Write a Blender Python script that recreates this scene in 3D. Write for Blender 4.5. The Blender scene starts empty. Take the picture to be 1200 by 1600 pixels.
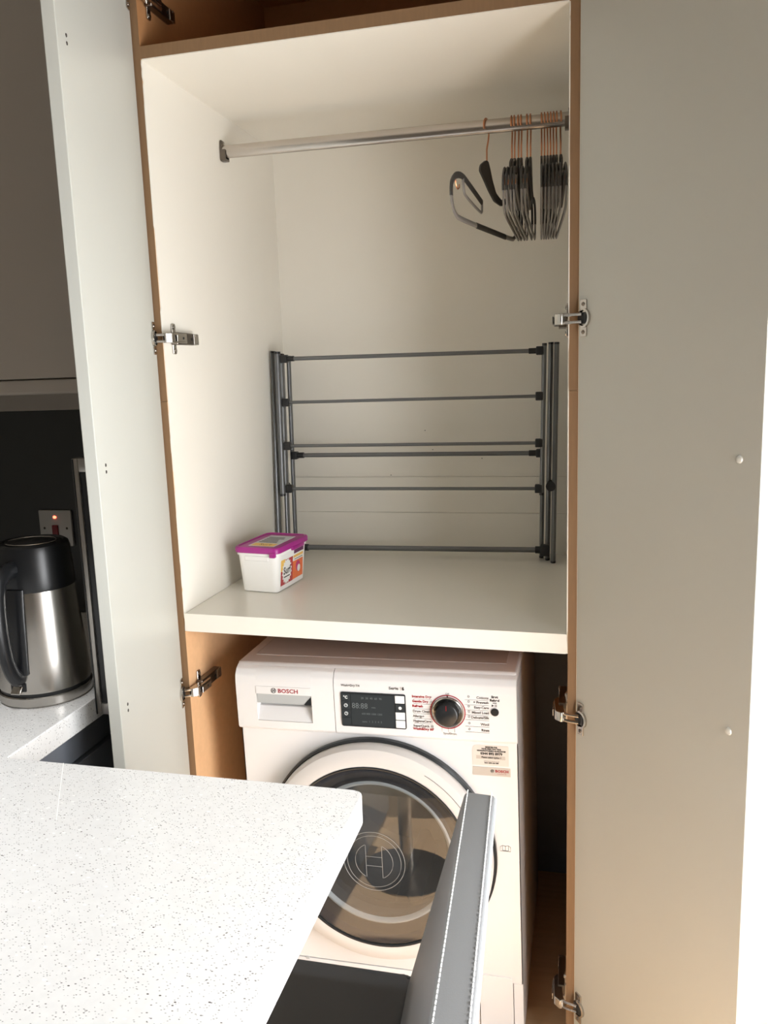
import bpy, bmesh, math, random
from mathutils import Vector, Matrix
random.seed(7)
R = math.radians
scene = bpy.context.scene
COL = scene.collection

# ------------------------------------------------------------------ camera
cam_d = bpy.data.cameras.new('camera')
cam = bpy.data.objects.new('camera', cam_d)
COL.objects.link(cam)
scene.camera = cam
CX, CY, CZ, YAW, PITCH, ROLL, FPX = 0.82225, -1.52097, 1.44963, 0.243314, -0.170271, -0.034112, 1271.845
_f = Vector((-math.sin(YAW) * math.cos(PITCH), math.cos(YAW) * math.cos(PITCH), math.sin(PITCH)))
_r = Vector((math.cos(YAW), math.sin(YAW), 0))
_u = _r.cross(_f)
_r2 = math.cos(ROLL) * _r + math.sin(ROLL) * _u
_u2 = -math.sin(ROLL) * _r + math.cos(ROLL) * _u
M = Matrix((_r2, _u2, -_f)).transposed().to_4x4()
M.translation = (CX, CY, CZ)
cam.matrix_world = M
cam_d.sensor_fit = 'AUTO'
cam_d.sensor_width = 36
cam_d.lens = FPX / 1600 * 36
cam_d.clip_start = 0.02

# ------------------------------------------------------------------ light
world = bpy.data.worlds.new('sky')
scene.world = world
world.use_nodes = True
bg = world.node_tree.nodes['Background']
bg.inputs[0].default_value = (0.98, 0.985, 1.0, 1)
bg.inputs[1].default_value = 9.5

def area_light(name, loc, rot, sx, sy, power, color=(1, 1, 1)):
    d = bpy.data.lights.new(name, 'AREA')
    d.shape = 'RECTANGLE'
    d.size, d.size_y = sx, sy
    d.energy = power
    d.color = color
    o = bpy.data.objects.new(name, d)
    COL.objects.link(o)
    o.location = loc
    o.rotation_euler = rot
    return o

# the sky outside lights the room through the patio window on the right (this portal only guides sampling)
pt = area_light('window_portal', (1.63, -0.93, 0.83), (0, R(90), 0), 1.56, 1.20, 1.0)
pt.data.cycles.is_portal = True
sun_d = bpy.data.lights.new('sun', 'SUN')
sun_d.energy = 13.0
sun_d.angle = R(0.6)
sun_d.color = (1.0, 0.95, 0.88)
sun = bpy.data.objects.new('sun', sun_d)
COL.objects.link(sun)
_sd = Vector((-math.cos(R(48)), 0.10, -math.sin(R(48)))).normalized()
sun.rotation_euler = _sd.to_track_quat('-Z', 'Y').to_euler()

vs = scene.view_settings
vs.view_transform = 'Standard'
vs.look = 'None'
vs.gamma = 1
vs.use_curve_mapping = False
vs.exposure = 0.70

# ------------------------------------------------------------------ materials
def srgb(r, g, b):
    def c(v):
        v /= 255
        return v / 12.92 if v <= 0.04045 else ((v + 0.055) / 1.055) ** 2.4
    return (c(r), c(g), c(b), 1)

def mat(name, col, rough=0.5, metal=0.0, var=0.0, scale=30, bump=0.0, bscale=200, stretch=(1, 1, 1), coat=0.0, spec=0.5, emit=None):
    m = bpy.data.materials.new(name)
    m.use_nodes = True
    nt = m.node_tree
    b = nt.nodes['Principled BSDF']
    b.inputs['Base Color'].default_value = col
    b.inputs['Roughness'].default_value = rough
    b.inputs['Metallic'].default_value = metal
    b.inputs['Specular IOR Level'].default_value = spec
    b.inputs['Coat Weight'].default_value = coat
    if emit:
        b.inputs['Emission Color'].default_value = emit[0]
        b.inputs['Emission Strength'].default_value = emit[1]
    if var or bump:
        tc = nt.nodes.new('ShaderNodeTexCoord')
        mp = nt.nodes.new('ShaderNodeMapping')
        mp.inputs['Scale'].default_value = stretch
        nt.links.new(tc.outputs['Object'], mp.inputs[0])
    if var:
        n = nt.nodes.new('ShaderNodeTexNoise')
        n.inputs['Scale'].default_value = scale
        n.inputs['Detail'].default_value = 4
        nt.links.new(mp.outputs[0], n.inputs['Vector'])
        mx = nt.nodes.new('ShaderNodeMix')
        mx.data_type = 'RGBA'
        mx.inputs[6].default_value = tuple(v * (1 - var) for v in col[:3]) + (1,)
        mx.inputs[7].default_value = tuple(min(1, v * (1 + var)) for v in col[:3]) + (1,)
        nt.links.new(n.outputs['Fac'], mx.inputs[0])
        nt.links.new(mx.outputs[2], b.inputs['Base Color'])
    if bump:
        n2 = nt.nodes.new('ShaderNodeTexNoise')
        n2.inputs['Scale'].default_value = bscale
        n2.inputs['Detail'].default_value = 3
        nt.links.new(mp.outputs[0], n2.inputs['Vector'])
        bp = nt.nodes.new('ShaderNodeBump')
        bp.inputs['Strength'].default_value = bump
        bp.inputs['Distance'].default_value = 0.001
        nt.links.new(n2.outputs['Fac'], bp.inputs['Height'])
        nt.links.new(bp.outputs[0], b.inputs['Normal'])
    return m

def glass_mat(name, tint, gloss=0.06, rough=0.02, haze=0.0, haze_col=(0.5, 0.5, 0.5, 1)):
    """thin clear sheet: tinted light passes straight through, with a mirror-like sheen that grows at grazing angles"""
    m = bpy.data.materials.new(name)
    m.use_nodes = True
    nt = m.node_tree
    nt.nodes.remove(nt.nodes['Principled BSDF'])
    out = nt.nodes['Material Output']
    tr = nt.nodes.new('ShaderNodeBsdfTransparent')
    tr.inputs[0].default_value = tint
    last = tr.outputs[0]
    if haze:
        df = nt.nodes.new('ShaderNodeBsdfDiffuse')  # diffuse grey mixed in as painted haze of the room's reflections
        df.inputs[0].default_value = haze_col
        mh = nt.nodes.new('ShaderNodeMixShader')
        mh.inputs[0].default_value = haze
        nt.links.new(last, mh.inputs[1])
        nt.links.new(df.outputs[0], mh.inputs[2])
        last = mh.outputs[0]
    gl = nt.nodes.new('ShaderNodeBsdfGlossy')
    gl.inputs['Roughness'].default_value = rough
    lw = nt.nodes.new('ShaderNodeLayerWeight')
    pw = nt.nodes.new('ShaderNodeMath')
    pw.operation = 'POWER'
    pw.inputs[1].default_value = 4.0
    nt.links.new(lw.outputs['Facing'], pw.inputs[0])
    mr = nt.nodes.new('ShaderNodeMapRange')
    mr.inputs['To Min'].default_value = gloss
    mr.inputs['To Max'].default_value = 0.9
    nt.links.new(pw.outputs[0], mr.inputs['Value'])
    mx = nt.nodes.new('ShaderNodeMixShader')
    nt.links.new(mr.outputs[0], mx.inputs[0])
    nt.links.new(last, mx.inputs[1])
    nt.links.new(gl.outputs[0], mx.inputs[2])
    nt.links.new(mx.outputs[0], out.inputs[0])
    return m

def quartz_mat():
    m = bpy.data.materials.new('white_quartz')
    m.use_nodes = True
    nt = m.node_tree
    b = nt.nodes['Principled BSDF']
    b.inputs['Roughness'].default_value = 0.22
    tc = nt.nodes.new('ShaderNodeTexCoord')
    last = None
    base = nt.nodes.new('ShaderNodeTexNoise')
    base.inputs['Scale'].default_value = 90
    nt.links.new(tc.outputs['Object'], base.inputs['Vector'])
    mix0 = nt.nodes.new('ShaderNodeMix')
    mix0.data_type = 'RGBA'
    mix0.inputs[6].default_value = srgb(226, 226, 225)
    mix0.inputs[7].default_value = srgb(238, 238, 237)
    nt.links.new(base.outputs['Fac'], mix0.inputs[0])
    last = mix0.outputs[2]
    for sc, cut, dist, colr in ((330, 0.74, 0.30, srgb(172, 171, 169)), (230, 0.88, 0.26, srgb(132, 130, 128)), (170, 0.955, 0.22, srgb(90, 86, 82)), (120, 0.92, 0.3, srgb(248, 248, 246))):
        mp = nt.nodes.new('ShaderNodeMapping')
        mp.inputs['Rotation'].default_value = (0.2, 0.1, sc * 0.37)
        mp.inputs['Scale'].default_value = (1.0, 1.7, 1.0)
        nt.links.new(tc.outputs['Object'], mp.inputs[0])
        v = nt.nodes.new('ShaderNodeTexVoronoi')
        v.inputs['Scale'].default_value = sc
        nt.links.new(mp.outputs[0], v.inputs['Vector'])
        a = nt.nodes.new('ShaderNodeMath')
        a.operation = 'LESS_THAN'
        a.inputs[1].default_value = dist
        nt.links.new(v.outputs['Distance'], a.inputs[0])
        sep = nt.nodes.new('ShaderNodeSeparateColor')
        nt.links.new(v.outputs['Color'], sep.inputs[0])
        g = nt.nodes.new('ShaderNodeMath')
        g.operation = 'GREATER_THAN'
        g.inputs[1].default_value = cut
        nt.links.new(sep.outputs[0], g.inputs[0])
        mu = nt.nodes.new('ShaderNodeMath')
        mu.operation = 'MULTIPLY'
        nt.links.new(a.outputs[0], mu.inputs[0])
        nt.links.new(g.outputs[0], mu.inputs[1])
        mx = nt.nodes.new('ShaderNodeMix')
        mx.data_type = 'RGBA'
        mx.inputs[7].default_value = colr
        nt.links.new(mu.outputs[0], mx.inputs[0])
        nt.links.new(last, mx.inputs[6])
        last = mx.outputs[2]
    nt.links.new(last, b.inputs['Base Color'])
    return m

MT = dict(
    lining=mat('white_melamine', srgb(232, 227, 216), 0.42, var=0.02, scale=6, bump=0.05, bscale=600),
    shelf=mat('white_shelf_laminate', srgb(233, 229, 219), 0.26, var=0.02, scale=5),
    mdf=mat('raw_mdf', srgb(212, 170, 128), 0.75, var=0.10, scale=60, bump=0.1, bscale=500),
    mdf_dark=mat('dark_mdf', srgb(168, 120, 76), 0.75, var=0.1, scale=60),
    mdf_edge=mat('mdf_edge', srgb(130, 100, 70), 0.8, var=0.12, scale=220, stretch=(1, 1, 0.1)),
    door=mat('pale_grey_door', srgb(194, 194, 186), 0.38, var=0.015, scale=8),
    door_edge=mat('pale_grey_door_edge', srgb(208, 209, 204), 0.4),
    chrome=mat('nickel_plated_steel', srgb(190, 186, 180), 0.22, 1.0),
    chrome_d=mat('dark_nickel_steel', srgb(120, 112, 104), 0.3, 1.0),
    rail=mat('satin_chrome_rail', srgb(196, 190, 184), 0.24, 1.0),
    copper=mat('rose_gold_wire', srgb(205, 142, 105), 0.3, 1.0),
    rubber=mat('dark_grey_rubber', srgb(66, 62, 58), 0.65, bump=0.05),
    hanger=mat('mid_grey_plastic', srgb(134, 128, 122), 0.4),
    rack=mat('grey_powder_coated_tube', srgb(112, 113, 114), 0.36, 0.55),
    blackp=mat('black_plastic', srgb(30, 30, 31), 0.4),
    tub=mat('white_polypropylene', srgb(240, 238, 234), 0.3),
    lid=mat('magenta_plastic', srgb(160, 36, 128), 0.33),
    washer=mat('white_enamel', srgb(224, 221, 220), 0.25, coat=0.3),
    washer_p=mat('white_washer_plastic', srgb(224, 221, 220), 0.32),
    washer_top=mat('pale_washer_top', srgb(190, 182, 178), 0.4),  # white lid, coloured darker to stand for the shelf's shade
    ring=mat('silver_grey_door_ring', srgb(206, 201, 197), 0.35),
    navy=mat('dark_blue_grey_plastic', srgb(40, 44, 56), 0.2),
    inner=mat('smoked_inner_frame', srgb(66, 62, 62), 0.25),
    grey_f=mat('grey_flap_plastic', srgb(176, 178, 178), 0.35),
    dark=mat('near_black_plastic', srgb(34, 36, 38), 0.3),
    dark2=mat('charcoal_display_glass', srgb(52, 56, 58), 0.12),
    seal=mat('grey_rubber_gasket', srgb(96, 98, 100), 0.55),
    drum=mat('drum_steel', srgb(170, 168, 165), 0.3, 1.0),
    pr_grey=mat('grey_print', srgb(88, 84, 82), 0.5),
    pr_dark=mat('dark_print', srgb(45, 42, 42), 0.5),
    pr_red=mat('red_print', srgb(150, 26, 34), 0.5),
    pr_white=mat('white_print', srgb(225, 228, 228), 0.4),
    pr_dim=mat('dim_display_print', srgb(104, 110, 112), 0.4),
    sticker=mat('pale_sticker', srgb(190, 180, 170), 0.4),
    sticker_clear=mat('cream_sticker', srgb(212, 203, 194), 0.4),
    etch_dim=mat('moulded_line', srgb(150, 150, 149), 0.4),
    etched=mat('etched_line', srgb(205, 205, 203), 0.35),
    quartz=quartz_mat(),
    seam=mat('white_silicone_joint', srgb(250, 250, 248), 0.4),
    unit=mat('blue_grey_cabinet_front', srgb(108, 112, 120), 0.5),
    taupe=mat('taupe_wall_cabinet', srgb(166, 157, 146), 0.5, var=0.02, scale=4),
    splash=mat('black_glass_splashback', srgb(42, 43, 42), 0.28),
    wall=mat('white_wall_paint', srgb(240, 239, 236), 0.7, bump=0.05),
    greige=mat('greige_wall_paint', srgb(120, 114, 104), 0.8),
    ceil=mat('white_ceiling_paint', srgb(176, 172, 164), 0.8),
    floor=mat('oak_floor', srgb(196, 164, 128), 0.5, var=0.18, scale=6, stretch=(1, 12, 1)),
    steel=mat('brushed_steel', srgb(186, 182, 176), 0.26, 1.0, var=0.06, scale=40, stretch=(1, 1, 30)),
    kblack=mat('black_kettle_plastic', srgb(20, 21, 23), 0.32),
    alu=mat('brushed_aluminium', srgb(180, 176, 170), 0.35, 0.9),
    dglass=mat('dark_panel_glass', srgb(44, 46, 48), 0.12),
    white_pl=mat('white_switch_plastic', srgb(178, 176, 172), 0.4, 0.4),
    redsw=mat('red_rocker', srgb(120, 18, 28), 0.35),
    neon=mat('red_neon', srgb(255, 60, 40), 0.4, emit=((1.0, 0.08, 0.04, 1), 6.0)),
    leather=mat('grey_leather', srgb(124, 125, 126), 0.5, bump=0.25, bscale=900),
    leather_d=mat('charcoal_leather', srgb(52, 54, 57), 0.5, bump=0.25, bscale=900),
    piping=mat('pale_grey_piping', srgb(168, 172, 174), 0.5),
    thread=mat('white_thread', srgb(232, 232, 230), 0.7),
    lbl_orange=mat('orange_label', srgb(232, 118, 66), 0.4, var=0.25, scale=60),
    lbl_red=mat('red_label', srgb(178, 58, 62), 0.4, var=0.3, scale=90),
    lbl_yellow=mat('yellow_label', srgb(236, 190, 96), 0.4),
    lbl_purple=mat('purple_label', srgb(96, 40, 84), 0.4),
    lbl_pink=mat('pink_label', srgb(198, 62, 120), 0.4),
    paper=mat('white_paper', srgb(236, 236, 232), 0.5),
    paper_g=mat('grey_paper', srgb(196, 198, 200), 0.5),
    upvc=mat('white_upvc', srgb(244, 244, 242), 0.35),
    screw=mat('dark_screw', srgb(70, 66, 62), 0.4, 0.8),
    bumper=mat('clear_bumper', srgb(212, 212, 205), 0.15),
)
MT['glass'] = glass_mat('door_cover_glass', (0.60, 0.635, 0.66, 1), 0.09, 0.02, 0.025)
MT['bowl'] = glass_mat('bowl_glass', (0.72, 0.73, 0.73, 1), 0.10, 0.06, 0.12, srgb(190, 194, 196))
MT['pane'] = glass_mat('window_glass', (0.98, 0.985, 0.985, 1), 0.03, 0.0)

# ------------------------------------------------------------------ mesh helpers
class MB:
    def __init__(self):
        self.bm = bmesh.new()

    def merge(self, b2, mtx=None):
        me = bpy.data.meshes.new('t')
        b2.to_mesh(me)
        b2.free()
        if mtx:
            me.transform(mtx)
        self.bm.from_mesh(me)
        bpy.data.meshes.remove(me)
        return self

    def mesh(self, me, mtx=None):
        if mtx:
            me.transform(mtx)
        self.bm.from_mesh(me)
        bpy.data.meshes.remove(me)
        return self

    def box(self, x0, x1, y0, y1, z0, z1, bev=0.0, seg=2, mtx=None):
        b = bmesh.new()
        bmesh.ops.create_cube(b, size=1)
        sx, sy, sz = x1 - x0, y1 - y0, z1 - z0
        for v in b.verts:
            v.co = Vector((x0 + (v.co.x + .5) * sx, y0 + (v.co.y + .5) * sy, z0 + (v.co.z + .5) * sz))
        if bev:
            bmesh.ops.bevel(b, geom=b.edges[:], offset=bev, segments=seg, profile=0.5, affect='EDGES')
        return self.merge(b, mtx)

    def prism(self, poly, axis, a, b_, bev=0.0, seg=2, mtx=None):
        """poly: 2D points; axis: the extrusion axis ('x': poly is (y,z), 'y': (x,z), 'z': (x,y))"""
        b = bmesh.new()

        def P(p, t):
            return {'x': (t, p[0], p[1]), 'y': (p[0], t, p[1]), 'z': (p[0], p[1], t)}[axis]
        va = [b.verts.new(P(p, a)) for p in poly]
        vb = [b.verts.new(P(p, b_)) for p in poly]
        n = len(poly)
        b.faces.new(va)
        b.faces.new(vb[::-1])
        for i in range(n):
            b.faces.new((va[i], vb[i], vb[(i + 1) % n], va[(i + 1) % n]))
        bmesh.ops.recalc_face_normals(b, faces=b.faces[:])
        if bev:
            bmesh.ops.bevel(b, geom=b.edges[:], offset=bev, segments=seg, profile=0.5, affect='EDGES')
        return self.merge(b, mtx)

    def loft(self, rings, closed=False, cap=True, mtx=None):
        b = bmesh.new()
        vr = [[b.verts.new(p) for p in r] for r in rings]
        n = len(rings[0])
        m = len(rings)
        for i in range(m if closed else m - 1):
            r0, r1 = vr[i], vr[(i + 1) % m]
            for k in range(n):
                try:
                    b.faces.new((r0[k], r0[(k + 1) % n], r1[(k + 1) % n], r1[k]))
                except ValueError:
                    pass
        if cap and not closed:
            b.faces.new(vr[0][::-1])
            b.faces.new(vr[-1])
        bmesh.ops.recalc_face_normals(b, faces=b.faces[:])
        return self.merge(b, mtx)

    def tube(self, pts, r, seg=10, closed=False, ry=None, ref=(0, 0, 1), mtx=None):
        """sweep an ellipse (r across, ry along ref) over a 3D path"""
        pts = [Vector(p) for p in pts]
        ry = r if ry is None else ry
        n = len(pts)
        rings = []
        ref0 = Vector(ref)
        for i, p in enumerate(pts):
            if closed:
                t = (pts[(i + 1) % n] - pts[i - 1]).normalized()
            else:
                t = (pts[min(i + 1, n - 1)] - pts[max(i - 1, 0)]).normalized()
            rf = ref0
            if abs(t.dot(rf)) > 0.95:
                rf = Vector((1, 0, 0)) if abs(t.x) < 0.9 else Vector((0, 1, 0))
            a = t.cross(rf).normalized()
            c = a.cross(t).normalized()
            rings.append([p + a * (r * math.cos(2 * math.pi * k / seg)) + c * (ry * math.sin(2 * math.pi * k / seg)) for k in range(seg)])
        return self.loft(rings, closed, mtx=mtx)

    def cyl(self, p0, p1, r, seg=20, r1=None, mtx=None):
        p0, p1 = Vector(p0), Vector(p1)
        r1 = r if r1 is None else r1
        t = (p1 - p0).normalized()
        rf = Vector((0, 0, 1)) if abs(t.z) < 0.9 else Vector((1, 0, 0))
        a = t.cross(rf).normalized()
        c = a.cross(t)
        rings = [[p + a * (q * math.cos(2 * math.pi * k / seg)) + c * (q * math.sin(2 * math.pi * k / seg)) for k in range(seg)] for p, q in ((p0, r), (p1, r1))]
        return self.loft(rings, mtx=mtx)

    def lathe(self, prof, seg=48, axis='z', c=(0, 0, 0), cap=False, closed=False, sx=1.0, sy=1.0):
        rings = []
        for rr, h in prof:
            ring = []
            for k in range(seg):
                a = 2 * math.pi * k / seg
                if axis == 'z':
                    ring.append((c[0] + rr * sx * math.cos(a), c[1] + rr * sy * math.sin(a), c[2] + h))
                else:
                    ring.append((c[0] + rr * sx * math.cos(a), c[1] + h, c[2] + rr * sy * math.sin(a)))
            rings.append(ring)
        return self.loft(rings, closed, cap=cap)

    def build(self, name, m, parent=None, smooth=35, mtx=None):
        me = bpy.data.meshes.new(name)
        self.bm.to_mesh(me)
        self.bm.free()
        if mtx:
            me.transform(mtx)
        if smooth:
            me.polygons.foreach_set('use_smooth', [True] * len(me.polygons))
            me.set_sharp_from_angle(angle=R(smooth))
        me.materials.append(MT[m])
        o = bpy.data.objects.new(name, me)
        COL.objects.link(o)
        if parent:
            o.parent = parent
        return o


def thing(name, label, cat, loc=(0, 0, 0), rot=(0, 0, 0), group=None):
    o = bpy.data.objects.new(name, None)
    COL.objects.link(o)
    o.location = loc
    o.rotation_euler = rot
    o.empty_display_size = 0.05
    return tag(o, label, cat, group)

def tag(o, label, cat, group=None):
    o['label'] = label
    o['category'] = cat
    if group:
        o['group'] = group
    return o

def struct(o):
    o['kind'] = 'structure'
    return o

def fillet(poly, r, seg=5):
    """round every corner of a 2D polygon"""
    out = []
    n = len(poly)
    for i in range(n):
        p = Vector(poly[i])
        a = Vector(poly[i - 1]) - p
        b = Vector(poly[(i + 1) % n]) - p
        rr = r[i] if isinstance(r, (list, tuple)) else r
        q = min(rr, a.length * .49, b.length * .49)
        if q < 1e-5:
            out.append((p.x, p.y))
            continue
        p0, p1 = p + a.normalized() * q, p + b.normalized() * q
        for k in range(seg + 1):
            t = k / seg
            v = p0 * (1 - t) ** 2 + p * 2 * t * (1 - t) + p1 * t * t
            out.append((v.x, v.y))
    return out

def smooth_path(pts, n=6):
    """Catmull-Rom through the points"""
    P = [Vector(p) for p in pts]
    out = []
    for i in range(len(P) - 1):
        p0, p1, p2, p3 = P[max(i - 1, 0)], P[i], P[i + 1], P[min(i + 2, len(P) - 1)]
        for k in range(n):
            t = k / n
            out.append(0.5 * ((2 * p1) + (p2 - p0) * t + (2 * p0 - 5 * p1 + 4 * p2 - p3) * t * t + (3 * p1 - p0 - 3 * p2 + p3) * t ** 3))
    out.append(P[-1])
    return out

def text_me(s, size, align='CENTER', bold=0.0, sx=1.0):
    cu = bpy.data.curves.new('txt', 'FONT')
    cu.body = s
    cu.size = size
    cu.align_x = align
    cu.align_y = 'CENTER'
    cu.offset = bold
    cu.resolution_u = 2
    ob = bpy.data.objects.new('txt', cu)
    me = bpy.data.meshes.new_from_object(ob)
    bpy.data.objects.remove(ob)
    bpy.data.curves.remove(cu)
    me.transform(Matrix.Diagonal((sx, 1, 1, 1)))
    return me

def front_text(mb, s, x, y, z, size, align='CENTER', bold=0.0, sx=1.0):
    """text lying on a plane that faces -y"""
    mb.mesh(text_me(s, size, align, bold, sx), Matrix.Translation((x, y, z)) @ Matrix.Rotation(R(90), 4, 'X'))

def disc_pts(cx, cz, r, n=40, a0=0, a1=2 * math.pi, y=0.0):
    return [(cx + r * math.cos(a0 + (a1 - a0) * k / n), y, cz + r * math.sin(a0 + (a1 - a0) * k / n)) for k in range(n + (0 if abs(a1 - a0 - 2 * math.pi) < 1e-6 else 1))]

# ------------------------------------------------------------------ room shell
W, ZC, D, TL = 0.794, 2.050, 0.679, 0.016
X0R, X1R, Y0R, Y1R, ZR = -1.20, 1.50, -3.20, 0.76, 2.50
ZW = 0.905      # worktop height

struct(MB().box(X0R - .1, X1R + .1, Y0R - .1, Y1R + .1, -.06, 0).build('floor', 'floor'))
struct(MB().box(X0R - .1, X1R + .1, Y0R - .1, Y1R + .1, ZR, ZR + .06).build('ceiling', 'ceil'))
struct(MB().box(X0R - .1, X0R, Y0R, Y1R, 0, ZR).build('wall_left', 'greige'))
w = MB().box(X0R, -0.019, 0.145, 0.245, 0, ZR).box(-.12, -.019, .245, .70, 0, ZR)
struct(w.build('wall_back', 'wall'))
struct(MB().box(-0.12, W + .12, 0.70, Y1R, 0, ZR).build('wall_recess', 'wall'))
struct(MB().box(-0.0185, W + .0185, 0.0, 0.70, 2.4205, ZR).build('wall_bulkhead', 'wall'))
w = MB().box(W + .019, X1R, 0.07, 0.17, 0, ZR).box(W + .019, W + .12, .17, .70, 0, ZR)
struct(w.build('wall_alcove', 'wall'))
WY0, WY1, WZ0, WZ1 = -1.52, -0.35, 0.06, 1.60
w = MB()
w.box(X1R, X1R + .1, Y0R, WY0, 0, ZR).box(X1R, X1R + .1, WY1, 0.17, 0, ZR)
w.box(X1R, X1R + .1, WY0, WY1, 0, WZ0).box(X1R, X1R + .1, WY0, WY1, WZ1, ZR)
struct(w.build('wall_right', 'wall'))
struct(MB().box(X0R, X1R, Y0R - .1, Y0R, 0, ZR).build('wall_front', 'greige'))
w = MB()
for a, b in ((WY0, WY0 + .06), (WY1 - .06, WY1)):
    w.box(X1R + .02, X1R + .07, a, b, WZ0, WZ1, .004)
w.box(X1R + .021, X1R + .069, WY0, WY1, WZ0, WZ0 + .07, .004).box(X1R + .021, X1R + .069, WY0, WY1, WZ1 - .06, WZ1, .004)
win = struct(w.build('window_1', 'upvc'))
MB().box(X1R + .042, X1R + .048, WY0 + .06, WY1 - .06, WZ0 + .07, WZ1 - .06).build('pane', 'pane', win)
# unseen ceiling spots added to brighten the breakfast bar
DL = ['recessed ceiling downlight over the end of the breakfast bar', 'recessed ceiling downlight over the corner worktop']
for i, (lx, ly, pw) in enumerate(((.22, -1.02, 36), (-.45, -1.02, 22))):
    dl = thing('downlight', DL[i], 'downlight', (lx, ly, ZR), group='ceiling downlights')
    MB().lathe([(.032, -.004), (.040, -.006), (.044, -.003), (.044, 0)], 32, 'z').build('bezel', 'upvc', dl)
    MB().lathe([(.0001, -.003), (.032, -.003)], 32, 'z').build('lens', 'bumper', dl)
    d = bpy.data.lights.new('downlight_bulb', 'SPOT')
    d.energy = pw
    d.spot_size = R(62)
    d.spot_blend = 0.7
    d.shadow_soft_size = .03
    d.color = (0.98, 0.99, 1.0)
    o = bpy.data.objects.new('downlight_bulb', d)
    COL.objects.link(o)
    o.parent = dl
    o.location = (0, 0, -.012)

# ------------------------------------------------------------------ tall cupboard
cup = thing('tall_cupboard', 'tall built-in utility cupboard with both pale grey doors open', 'cupboard', (W / 2, 0, 0))
def cp(mb, name, m, **k):
    return mb.build(name, m, cup, mtx=Matrix.Translation((-W / 2, 0, 0)), **k)
ZTOP = 2.42
LIN = 0.002
ZSPL = 1.405
for sgn in (0, 1):
    xa, xb = ((-TL - LIN, -LIN), (W + LIN, W + TL + LIN))[sgn]
    cp(MB().box(xa, xb, 0.0, D + .012, 0.0, ZSPL, .0006, 1), 'side_panel', 'mdf', smooth=0)
    cp(MB().box(xa, xb, 0.0006, D + .012, ZSPL + .0008, 2.06, .0006, 1), 'side_panel', 'mdf', smooth=0)
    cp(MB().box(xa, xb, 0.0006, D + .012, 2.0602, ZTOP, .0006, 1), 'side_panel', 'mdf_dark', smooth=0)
    cp(MB().box(xa, xb, -.0006, 0, 0, ZSPL), 'edge_strip', 'mdf_edge')
    cp(MB().box(xa, xb, -.0002, .0006, ZSPL + .0008, ZTOP), 'edge_strip', 'mdf_edge')
def chipped(side, z0, z1):
    """white inside lining with a chipped front edge"""
    b = bmesh.new()
    n = 150
    ys = []
    y = 0.0
    for k in range(n + 1):
        if random.random() < .12:
            y = random.choice((0, 0, .001, .0022))
        if k < 6 or k > n - 6:
            y = random.choice((0, .0015, .003))
        ys.append(y)
    xi, xo = ((0, -LIN), (W, W + LIN))[side]
    V = []
    for k in range(n + 1):
        z = z0 + (z1 - z0) * k / n
        V.append([b.verts.new((x, yy, z)) for x, yy in ((xi, ys[k] - .0006), (xo, ys[k] - .0006), (xo, D), (xi, D))])
    for k in range(n):
        for j in range(4):
            b.faces.new((V[k][j], V[k][(j + 1) % 4], V[k + 1][(j + 1) % 4], V[k + 1][j]))
    b.faces.new(V[0]); b.faces.new(V[-1][::-1])
    bmesh.ops.recalc_face_normals(b, faces=b.faces[:])
    m = MB(); m.merge(b)
    return m
ZS_L, ZS_R, ST = 0.958, 0.9475, 0.039
def zs(x):
    return ZS_L + (ZS_R - ZS_L) * x / W
cp(chipped(0, ZS_L - ST, ZC), 'side_lining', 'lining', smooth=0)
cp(chipped(1, ZS_R - ST, ZC), 'side_lining', 'lining', smooth=0)
# board between the hanging space and the top locker: raw MDF above, white underneath
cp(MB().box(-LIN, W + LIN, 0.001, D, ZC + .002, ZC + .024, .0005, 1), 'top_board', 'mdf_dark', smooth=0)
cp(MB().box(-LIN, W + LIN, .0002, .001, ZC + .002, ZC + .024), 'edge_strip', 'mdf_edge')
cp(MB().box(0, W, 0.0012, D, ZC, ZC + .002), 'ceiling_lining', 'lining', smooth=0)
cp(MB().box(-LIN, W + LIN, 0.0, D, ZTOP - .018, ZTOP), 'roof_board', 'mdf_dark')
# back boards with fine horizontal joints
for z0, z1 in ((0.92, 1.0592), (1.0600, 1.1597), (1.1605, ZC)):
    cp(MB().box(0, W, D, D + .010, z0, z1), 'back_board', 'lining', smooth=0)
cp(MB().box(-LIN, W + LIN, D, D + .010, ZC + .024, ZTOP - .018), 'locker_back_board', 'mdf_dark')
cp(MB().box(-LIN, W + LIN, D, D + .010, 0.0, 0.918), 'lower_back_board', 'unit')
for px, pz in ((.42, 1.235), (.30, 1.165), (.555, 1.21), (.40, 1.288)):
    cp(MB().cyl((px, D - .0004, pz), (px, D + .004, pz), .0014, 8), 'pin_hole', 'dark')
# shelf, very slightly out of level as in the photograph
sh = MB().prism(fillet([(0, ZS_L - ST), (W, ZS_R - ST), (W, ZS_R), (0, ZS_L)], .003, 3), 'y', -.0025, D)
cp(MB().prism([(0, ZS_L - ST - .0015), (W, ZS_R - ST - .0015), (W, ZS_R - ST), (0, ZS_L - ST)], 'y', .012, D), 'shelf_underside', 'mdf_dark')  # unseen dark sheet added below the shelf to cut light bounce
shelf = cp(sh, 'shelf', 'shelf')
shelf['label'] = 'thick white shelf above the washing machine'

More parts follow.
